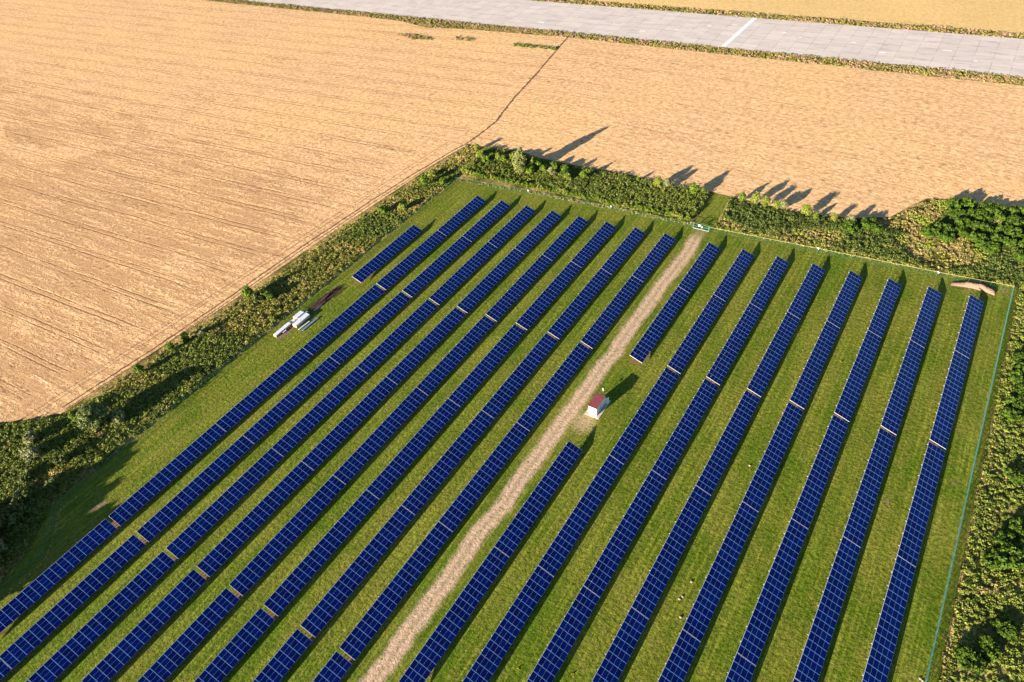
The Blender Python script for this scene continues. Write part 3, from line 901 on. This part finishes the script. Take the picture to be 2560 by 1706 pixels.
def stone(x, y, s, label, group=None):
    m_ = MB(); n = 8; rings = []
    for k_, (zz, rr) in enumerate(((0, .9), (.35, 1.0), (.7, .75), (.9, .35))):
        rings.append([(s * rr * math.cos(2 * math.pi * i / n) * random.uniform(.8, 1.15), s * rr * math.sin(2 * math.pi * i / n) * random.uniform(.8, 1.15), s * zz * .8) for i in range(n)])
    vv = [p for r_ in rings for p in r_] + [(0, 0, s * .78)]
    ff = [(k_ * n + i, k_ * n + (i + 1) % n, (k_ + 1) * n + (i + 1) % n, (k_ + 1) * n + i) for k_ in range(3) for i in range(n)] + [(3 * n + i, 3 * n + (i + 1) % n, 4 * n) for i in range(n)]
    m_.add(vv, ff)
    tag(m_.build('stone', M['stone'], smooth=False, loc=(x, y, 0)), label, 'stone', group)
gs = 'loose stones lying in the grass'
for x, y, s_, lb in ((54.0, -113.2, .26, 'pale stone in the grass, farther of the close pair between two table rows'), (53.7, -114.0, .28, 'pale stone in the grass, nearer of the close pair between two table rows'),
                     (55.4, -117.4, .3, 'pale stone in the grass just below the close pair of stones'), (54.35, -109.3, .3, 'pale stone in the grass just above the close pair of stones'), (54.8, -75.5, .28, 'pale stone lying alone in the grass far above the other stones'),
                     (96.78, -106.5, .26, 'pinkish stone at the foot of the right fence, left of two'), (97.2, -106.7, .24, 'pinkish stone at the foot of the right fence, right of two')):
    stone(x, y, s_, lb, gs)
tr = [(-89.24, -164.87), (-89.3, -169.33), (-86.48, -171.79), (-82.17, -175.69), (-79.6, -178.63), (-78.7, -181.24), (-78.6, -184.63), (-78.7, -189.42), (-78.9, -196)]
for x, y in walk([(a + .9, b + .3) for a, b in tr], 1.05):
    stone(x + random.uniform(-.25, .25), y + random.uniform(-.25, .25), random.uniform(.12, .24), 'grey pink stone in the shaded line along the foot of the left fence bend', 'stones lining the bend of the left fence')

# ------------------------------------------------------------------ undergrowth
BELT_L = [(-103.3, 28.5), (-92, 28), (-91.2, 8), (-90.9, 2), (-90.9, -60), (-91.5, -110), (-91.8, -145), (-92.5, -170), (-84, -180), (-81.5, -192), (-81.5, -230), (-150, -230), (-190, -185), (-135.5, -162.3), (-128, -157.6), (-124.3, -154), (-118.8, -149.3), (-117.4, -141), (-116.6, -130.6), (-114.6, -111.2), (-112.4, -89.4), (-111.0, -73.3), (-109.3, -44.4), (-106.6, -13.7), (-103.6, 16.3)]
BELT_N = [(-93, 28.8), (-80.9, 32.0), (-68.4, 29.8), (-50.5, 30.2), (-31.7, 31.8), (-13.9, 30.6), (2.8, 32.4), (4.4, 15.2), (-25, 12.8), (-58, 9.6), (-91, 6.4)]
BELT_NE = [(10.8, 32.2), (26, 31.0), (35.3, 31.2), (51.3, 35.2), (60.9, 40.3), (65.6, 49), (69.4, 56), (77, 58.3), (96, 59), (150, 60), (150, 22), (99, 21.2), (78.5, 19.0), (57.8, 17.2), (30.7, 15.0), (12.3, 14.6)]
BELT_R = [(99.5, 21.5), (150, 22), (150, -130), (100.2, -130), (100.2, -93), (99.7, -60), (99.8, -12)]
sp = rng
def outer_l(x, y):   # strip of dry grass on the field side of the left belt
    e = (x + 104.5) - (y - 29) * .092
    return (e < 5.0 + 1.8 * wob(x, y, .25, 3)) & (y > -150)
clump_stuff('undergrowth', BELT_L, 1.7, .4, .95, .25, 1.35, 32, .21, M['l_under'], 'tangled green and straw coloured scrub filling the belt left of the park', 'scrub', 11, lambda x, y: ~outer_l(x, y) & (wob(x, y, .09, 8) + (y + 120) * .003 < .12))
clump_stuff('rough_herbs', BELT_L, 1.5, .4, .9, .2, .9, 30, .21, M['l_meadow'], 'lighter yellow green herbs between the scrub of the left belt', 'rough herbs', 13, lambda x, y: ~outer_l(x, y) & (wob(x, y, .09, 8) + (y + 120) * .003 >= .05))
clump_stuff('dry_grass', BELT_L, 0.8, .4, .7, .15, .5, 26, .20, M['l_straw'], 'strip of dry yellow grass between the left scrub belt and the wheat', 'dry grass', 12, outer_l)
clump_stuff('undergrowth', BELT_N, 1.9, .45, 1.0, .5, 1.8, 34, .21, M['l_under'], 'dense olive green scrub beyond the far fence, left of the gate', 'scrub', 21, lambda x, y: y > 12.5 + (x + 25) * .055 + 1.2 * wob(x, y, .4, 5))
clump_stuff('undergrowth', BELT_NE, 1.8, .45, 1.0, .5, 1.5, 34, .21, M['l_dense'], 'dense olive green scrub beyond the cream railed fence, right of the gate', 'scrub', 31, lambda x, y: (wob(x, y, .10, 77) < .34) & ~((x > 57) & (x < 75) & (y > 33)))
clump_stuff('undergrowth', BELT_R, 1.5, .4, 1.0, .2, 1.1, 36, .21, M['l_rough'], 'sunlit yellow green scrub outside the right fence', 'scrub', 41)
clump_stuff('dry_grass', BELT_NE, .9, .4, .8, .2, .6, 22, .22, M['l_straw'], 'dry pale grass between the shrubs at the far right', 'dry grass', 32, lambda x, y: (wob(x, y, .10, 77) >= .20) | ((x > 55) & (x < 77) & (y > 32)) | (y < 17.4 + (x - 45) * .05))
VERGE_N = [(x, rw(x, 160.6)) for x in range(-420, 261, 20)]
VN = VERGE_N + [(260, 164), (170, 159.4), (86.8, 156.4), (19.5, 154.1), (-21, 152), (-52.9, 151.2), (-122, 149.2), (-190, 142.8), (-211, 138.7), (-235, 142.9), (-268.5, 142.5), (-420, 135.8)]
clump_stuff('verge_weeds', VN, .8, .3, .8, .10, .5, 12, .30, M['l_verge'], 'weedy grass verge between the near edge of the runway and the wheat', 'weeds', 51)
VF = [(x, rw(x, 202.5)) for x in range(-300, 301, 30)] + [(x, rw(x, 209.5)) for x in range(300, -301, -30)]
clump_stuff('verge_weeds', VF, .7, .3, .8, .10, .6, 12, .32, M['l_verge'], 'weedy grass verge along the far edge of the runway', 'weeds', 52)
for i, (pp, lb) in enumerate((([(-222, 124.6), (-208, 127), (-195, 123.6), (-208, 120)], 'pointed patch of weeds in the wheat, farthest left of three'), ([(-184, 130.6), (-172.5, 131.6), (-170.5, 128.6), (-181.5, 127)], 'small square patch of weeds in the wheat, middle of three'), ([(-146, 132.6), (-120.6, 135.2), (-119.6, 131.2), (-143.6, 129.2)], 'long green patch of weeds in the wheat beside the footpath'))):
    clump_stuff('weed_patch', pp, 1.1, .4, .8, .4, .9, 18, .30, M['l_verge'] if i < 2 else M['l_under'], lb, 'weeds', 60 + i)
# low tufts at the foot of the far fence and along the right fence
clump_stuff('fence_weeds', [(-89, 4.0), (-58, 7.6), (-25, 10.4), (5.5, 12.8), (5.5, 11.0), (-25, 9.0), (-58, 6.2), (-89, 3.0)], 1.2, .3, .6, .1, .4, 16, .18, M['l_straw'], 'pale tall grass growing along the far fence left of the gate', 'tall grass', 71)
clump_stuff('fence_weeds', [(12, 12.2), (45, 14.2), (78, 16.8), (98, 18.6), (98, 20.6), (78, 18.8), (45, 16.4), (12, 14.6)], 1.3, .3, .7, .15, .7, 18, .20, M['l_yellow'], 'yellow green weeds growing behind the cream railed fence', 'weeds', 72)
clump_stuff('fence_weeds', [(99.4, 19), (101.2, 19), (101.2, -130), (99.6, -130)], 1.3, .3, .6, .15, .5, 16, .18, M['l_straw'], 'pale grass edge along the outside of the right fence', 'tall grass', 73)

# ------------------------------------------------------------------ trees and shrubs
protos = {}
def plant_proto(key):
    """crown and trunk meshes of one kind; sizes are real, copies vary by scale and turn"""
    if key in protos: return protos[key]
    kind, leaf = key
    sd = sum(map(ord, kind + leaf))
    if kind == 'birch':
        c = crown_mesh('crown', M[leaf], 2.7, 5.1, .2, 80, 66, .25, sd, .45, .40); t = trunk_mesh('trunk', M['birchbark'], 9.6, .19, 8, 1.5, sd)
    elif kind == 'small':
        c = crown_mesh('crown', M[leaf], 1.8, 2.25, .4, 38, 60, .21, sd, .4, .42); t = trunk_mesh('trunk', M['bark'], 3.9, .10, 6, .9, sd)
    elif kind == 'bush':
        c = crown_mesh('crown', M[leaf], 1.75, 1.25, 0, 24, 60, .22, sd, .15, .50); t = trunk_mesh('trunk', M['bark'], 1.6, .09, 6, .7, sd)
    elif kind == 'thicket':
        c = crown_mesh('crown', M[leaf], 2.3, 1.0, 0, 48, 60, .22, sd, .05, .55); t = trunk_mesh('trunk', M['bark'], 1.2, .09, 8, .9, sd)
    elif kind == 'willow':
        c = crown_mesh('crown', M[leaf], 4.4, 3.9, .4, 150, 90, .25, sd, .10, .27); t = trunk_mesh('trunk', M['bark'], 6.2, .30, 9, 2.4, sd)
    elif kind == 'low':
        c = crown_mesh('crown', M[leaf], 1.5, .8, 0, 14, 46, .21, sd, .0, .60); t = trunk_mesh('trunk', M['bark'], .9, .06, 5, .5, sd)
    protos[key] = (c, t); return protos[key]
def plant(name, kind, leaf, x, y, s, label, cat, group=None, sz=None):
    c, t = plant_proto((kind, leaf))
    r_ = empty(name, (x, y, 0), random.uniform(0, 6.28))
    r_.scale = (s, s * random.uniform(.9, 1.1), sz or s)
    link('crown', c, r_); link('trunk', t, r_)
    tag(r_, label, cat, group)
    return r_
plant('birch_tree', 'birch', 'l_birch', -68.1, 16.8, 1.22, 'tall pale birch standing over the scrub beyond the far fence, casting the longest shadow', 'tree')
GT = 'young trees in the belt beyond the far fence'
for nm, k, lf, x, y, s, lb in (
    ('young_tree', 'small', 'l_yellow', -95.7, 26.2, .78, 'small yellow green tree at the corner where the footpath meets the scrub'),
    ('young_tree', 'small', 'l_vivid', -71.9, 24.5, .8, 'dark green tree just behind and left of the tall birch'),
    ('young_tree', 'small', 'l_bright', -64.2, 23.5, .95, 'bright green bushy tree just right of the tall birch'),
    ('young_tree', 'small', 'l_grey', -55.9, 20.2, .95, 'pale grey green young tree, second tree right of the tall birch'),
    ('young_tree', 'small', 'l_vivid', -50.9, 22.2, .85, 'dark rounded young tree beside the pale grey green one'),
    ('young_tree', 'small', 'l_bright', -43.3, 23.0, .85, 'bright green young tree midway between the tall birch and the grassy gap'),
    ('young_tree', 'small', 'l_bright', -23.9, 29.6, .5, 'tiny bright tree at the wheat edge, left of the pair by the grassy gap'),
    ('young_tree', 'small', 'l_yellow', -15.2, 28.2, 1.1, 'tallest slim young tree in the trio left of the grassy gap'),
    ('young_tree', 'small', 'l_grey', -12.2, 29.4, .95, 'pale young tree touching the tallest slim one left of the grassy gap'),
    ('young_tree', 'small', 'l_bright', -1.7, 28.6, 1.12, 'full round bright young tree nearest the left side of the grassy gap'),
    ('young_tree', 'small', 'l_bright', 1.1, 30.8, .65, 'small young tree at the left edge of the grassy gap'),
    ('young_tree', 'small', 'l_bright', 15.0, 31.3, .82, 'first young tree right of the grassy gap'),
    ('young_tree', 'small', 'l_yellow', 19.6, 31.2, 1.1, 'broad pale young tree, second right of the grassy gap'),
    ('young_tree', 'small', 'l_yellow', 23.4, 30.8, 1.05, 'pale young tree, third right of the grassy gap'),
    ('young_tree', 'small', 'l_yellow', 26.9, 31.0, .85, 'young tree, fourth right of the grassy gap'),
    ('young_tree', 'small', 'l_grey', 29.1, 31.4, .95, 'greyish young tree, fifth right of the grassy gap'),
    ('young_tree', 'small', 'l_yellow', 36.7, 31.0, 1.1, 'tall young tree standing apart, sixth right of the grassy gap'),
    ('young_tree', 'small', 'l_bright', 40.0, 30.3, .65, 'small dark green young tree right of the sixth tree past the gap'),
    ('young_tree', 'small', 'l_yellow', 45.7, 31.2, .78, 'young tree, last but one before the wheat turns away at the right'),
    ('young_tree', 'small', 'l_grey', 50.7, 31.6, .85, 'greyish young tree, last before the wheat turns away at the right')):
    plant(nm, k, lf, x, y, s, lb, 'tree', GT)
plant('round_tree', 'willow', 'l_willow', -105.2, -147.0, 1.06, 'big round dark tree in the left belt near the lower left, throwing a wide shadow', 'tree')
GB = 'single bushes standing in the left belt'
for k, lf, x, y, s, lb in (
    ('small', 'l_bright', -109.3, -87.5, 1.15, 'bright green bush by the wheat, level with the white covered packs'),
    ('bush', 'l_dull', -105.6, -86.2, 1.5, 'dark green bush behind the bright one level with the white packs'),
    ('bush', 'l_vivid', -103.0, -84.0, 1.35, 'dark spreading bush on the park side of the bright one by the packs'),
    ('small', 'l_bright', -112.5, -116.8, .8, 'bright bush by the wheat edge, upper of the two above the big round tree'),
    ('small', 'l_vivid', -111.6, -111.6, .8, 'dark green bush by the wheat, farther up from the big round tree'),
    ('small', 'l_bright', -112.6, -128.0, .85, 'bright bush nearest above the big round tree'),
    ('bush', 'l_grey', -110.0, -107.6, .95, 'grey green bush midway up the left belt'),
    ('bush', 'l_bright', -113.5, -148.5, 1.35, 'bright green bush touching the left side of the big round tree'),
    ('bush', 'l_yellow', -93.2, -91.6, .7, 'small yellow green bush at the left fence beside the longest white pack'),
    ('bush', 'l_yellow', -97.2, -88.0, .6, 'little yellow green bush a few steps left of the white packs'),
    ('small', 'l_bright', -98.9, -5.5, 1.1, 'tall bright bush in the upper part of the left belt'),
    ('bush', 'l_bright', -101.9, -28.0, 1.2, 'bright green bush by the wheat in the upper left belt'),
    ('bush', 'l_yellow', -100.8, 1.6, .95, 'yellow green bush just above the tall bright bush'),
    ('bush', 'l_bright', -93.2, -1.0, 1.0, 'bright bush beside the upper left fence corner'),
    ('bush', 'l_yellow', -96.1, -22.8, 1.1, 'yellow green bush in the middle of the upper left belt'),
    ('bush', 'l_yellow', -92.9, -154.2, .9, 'light green bush at the left fence, in the bottom left'),
    ('bush', 'l_grey', -101.5, -143.0, 1.6, 'pale twiggy bush on the fence side of the big round tree')):
    plant('bush', k, lf, x, y, s, lb, 'bush', GB)
for i in range(14):
    x = -90 + i * 3.1 + random.uniform(-1, 1)
    if x > -47: break
    plant('bush', 'bush', random.choice(['l_bright', 'l_yellow']), x, 19 + random.uniform(0, 8), random.uniform(.9, 1.3), 'bright leafy bush in the thicket around the tall birch', 'bush', 'bright bushes around the tall birch')
x = -88.5
while x < 3:
    y = 8.9 + (x + 90) * .052 + random.uniform(-.4, .4)
    plant('low_shrub', 'low', 'l_bright' if random.random() < .7 else 'l_yellow', x, y, random.uniform(.8, 1.15), 'low bright green shrub in the hedge line behind the far fence left of the gate', 'shrub', 'low shrubs behind the far fence')
    x += random.uniform(1.9, 2.7)
VIV = [(60, 40), (64, 43), (68, 46), (70, 50), (73, 53), (77, 55), (81, 56.5), (85, 57), (89, 57.5), (93, 57.5), (97, 58), (101, 57), (105, 57), (78, 49), (82, 51), (86, 50), (90, 52), (94, 50), (98, 52), (102, 50), (80, 44), (84, 45), (88, 43.5), (92, 45), (96, 43), (100, 45), (76, 39), (81, 39.5), (86, 38), (91, 39), (95, 37.5), (99, 38), (104, 44), (104, 39), (74, 35), (79, 34), (90, 34), (97, 33), (55, 33), (58, 30.5), (51, 29)]
for x, y in VIV:
    if x < 74 and y > 34: continue
    plant('thicket_shrub', 'thicket', 'l_vivid', x + random.uniform(-1, 1), y + random.uniform(-1, 1), random.uniform(.8, 1.6), 'vivid deep green shrub in the thicket at the far right', 'shrub', 'deep green thicket shrubs at the far right', random.uniform(1.0, 1.5))
for n_, (x, y, s) in enumerate([(103, -13, 1.2), (104.5, -17, 1.5), (103.5, -21, 1.5), (105, -25, 1.4), (104, -29, 1.3), (106.5, -20, 1.5), (107.5, -26, 1.4), (103, -33, 1.1), (105.5, -52, 1.0), (108, -66, 1.2), (105.5, -70, 1.1), (107, -74, 1.4), (109, -71, 1.3), (104.5, -76, 1.0), (106, -95, 1.1), (103.5, -99, 1.2), (108, -90, 1.0)]):
    plant('roadside_shrub', 'thicket', 'l_vivid', x, y, s, 'dense deep green shrub in the rough ground outside the right fence', 'shrub', 'deep green shrubs outside the right fence', s * .9)
for x, y, s in ((-100, -172, 1.0), (-106, -168, .9), (-112, -163, 1.1), (-97, -166, .8), (-118, -160, .9), (-103, -160, .9), (-96, -176, 1.2), (-90, -184, 1.2), (-104, -181, 1.3)):
    plant('bush', 'bush', random.choice(['l_dull', 'l_dull', 'l_grey']), x, y, s * 1.5, 'dull green bush in the shaded scrub at the bottom left corner', 'bush', 'dull bushes at the bottom left corner')
for x, y, s in ((-97, -181, 1.05), (-86, -196, 1.1), (-93, -193, 1.15), (-99, -190, 1.25), (-87, -205, 1.35), (-95, -203, 1.3), (-90, -213, 1.4)):
    plant('round_tree', 'willow', 'l_dull', x, y, s, 'dark tree just outside the bottom left, whose shadow lies on the grass', 'tree', 'dark trees at the bottom left corner')
gf = 'clumps of yellow flowers in the grass'
for x, y, lb in ((64.3, -32.2, 'faint clump of yellow flowers between the fourth and fifth rows from the right fence'), (85.4, -5.3, 'clump of yellow flowers near the far end of the last grass strip'), (32.7, -142.5, 'small clump of yellow flowers in the lower grass strip, left of two'), (42.3, -138.2, 'bright clump of yellow flowers in the lower grass strip, right of two')):
    o = link('flower_clump', crown_mesh('flower_clump', M['l_gold'], .45, .12, 0, 5, 12, .08, int(x * 10) % 97, 0, .8), None, (x, y, 0))
    tag(o, lb, 'flowers', gf)
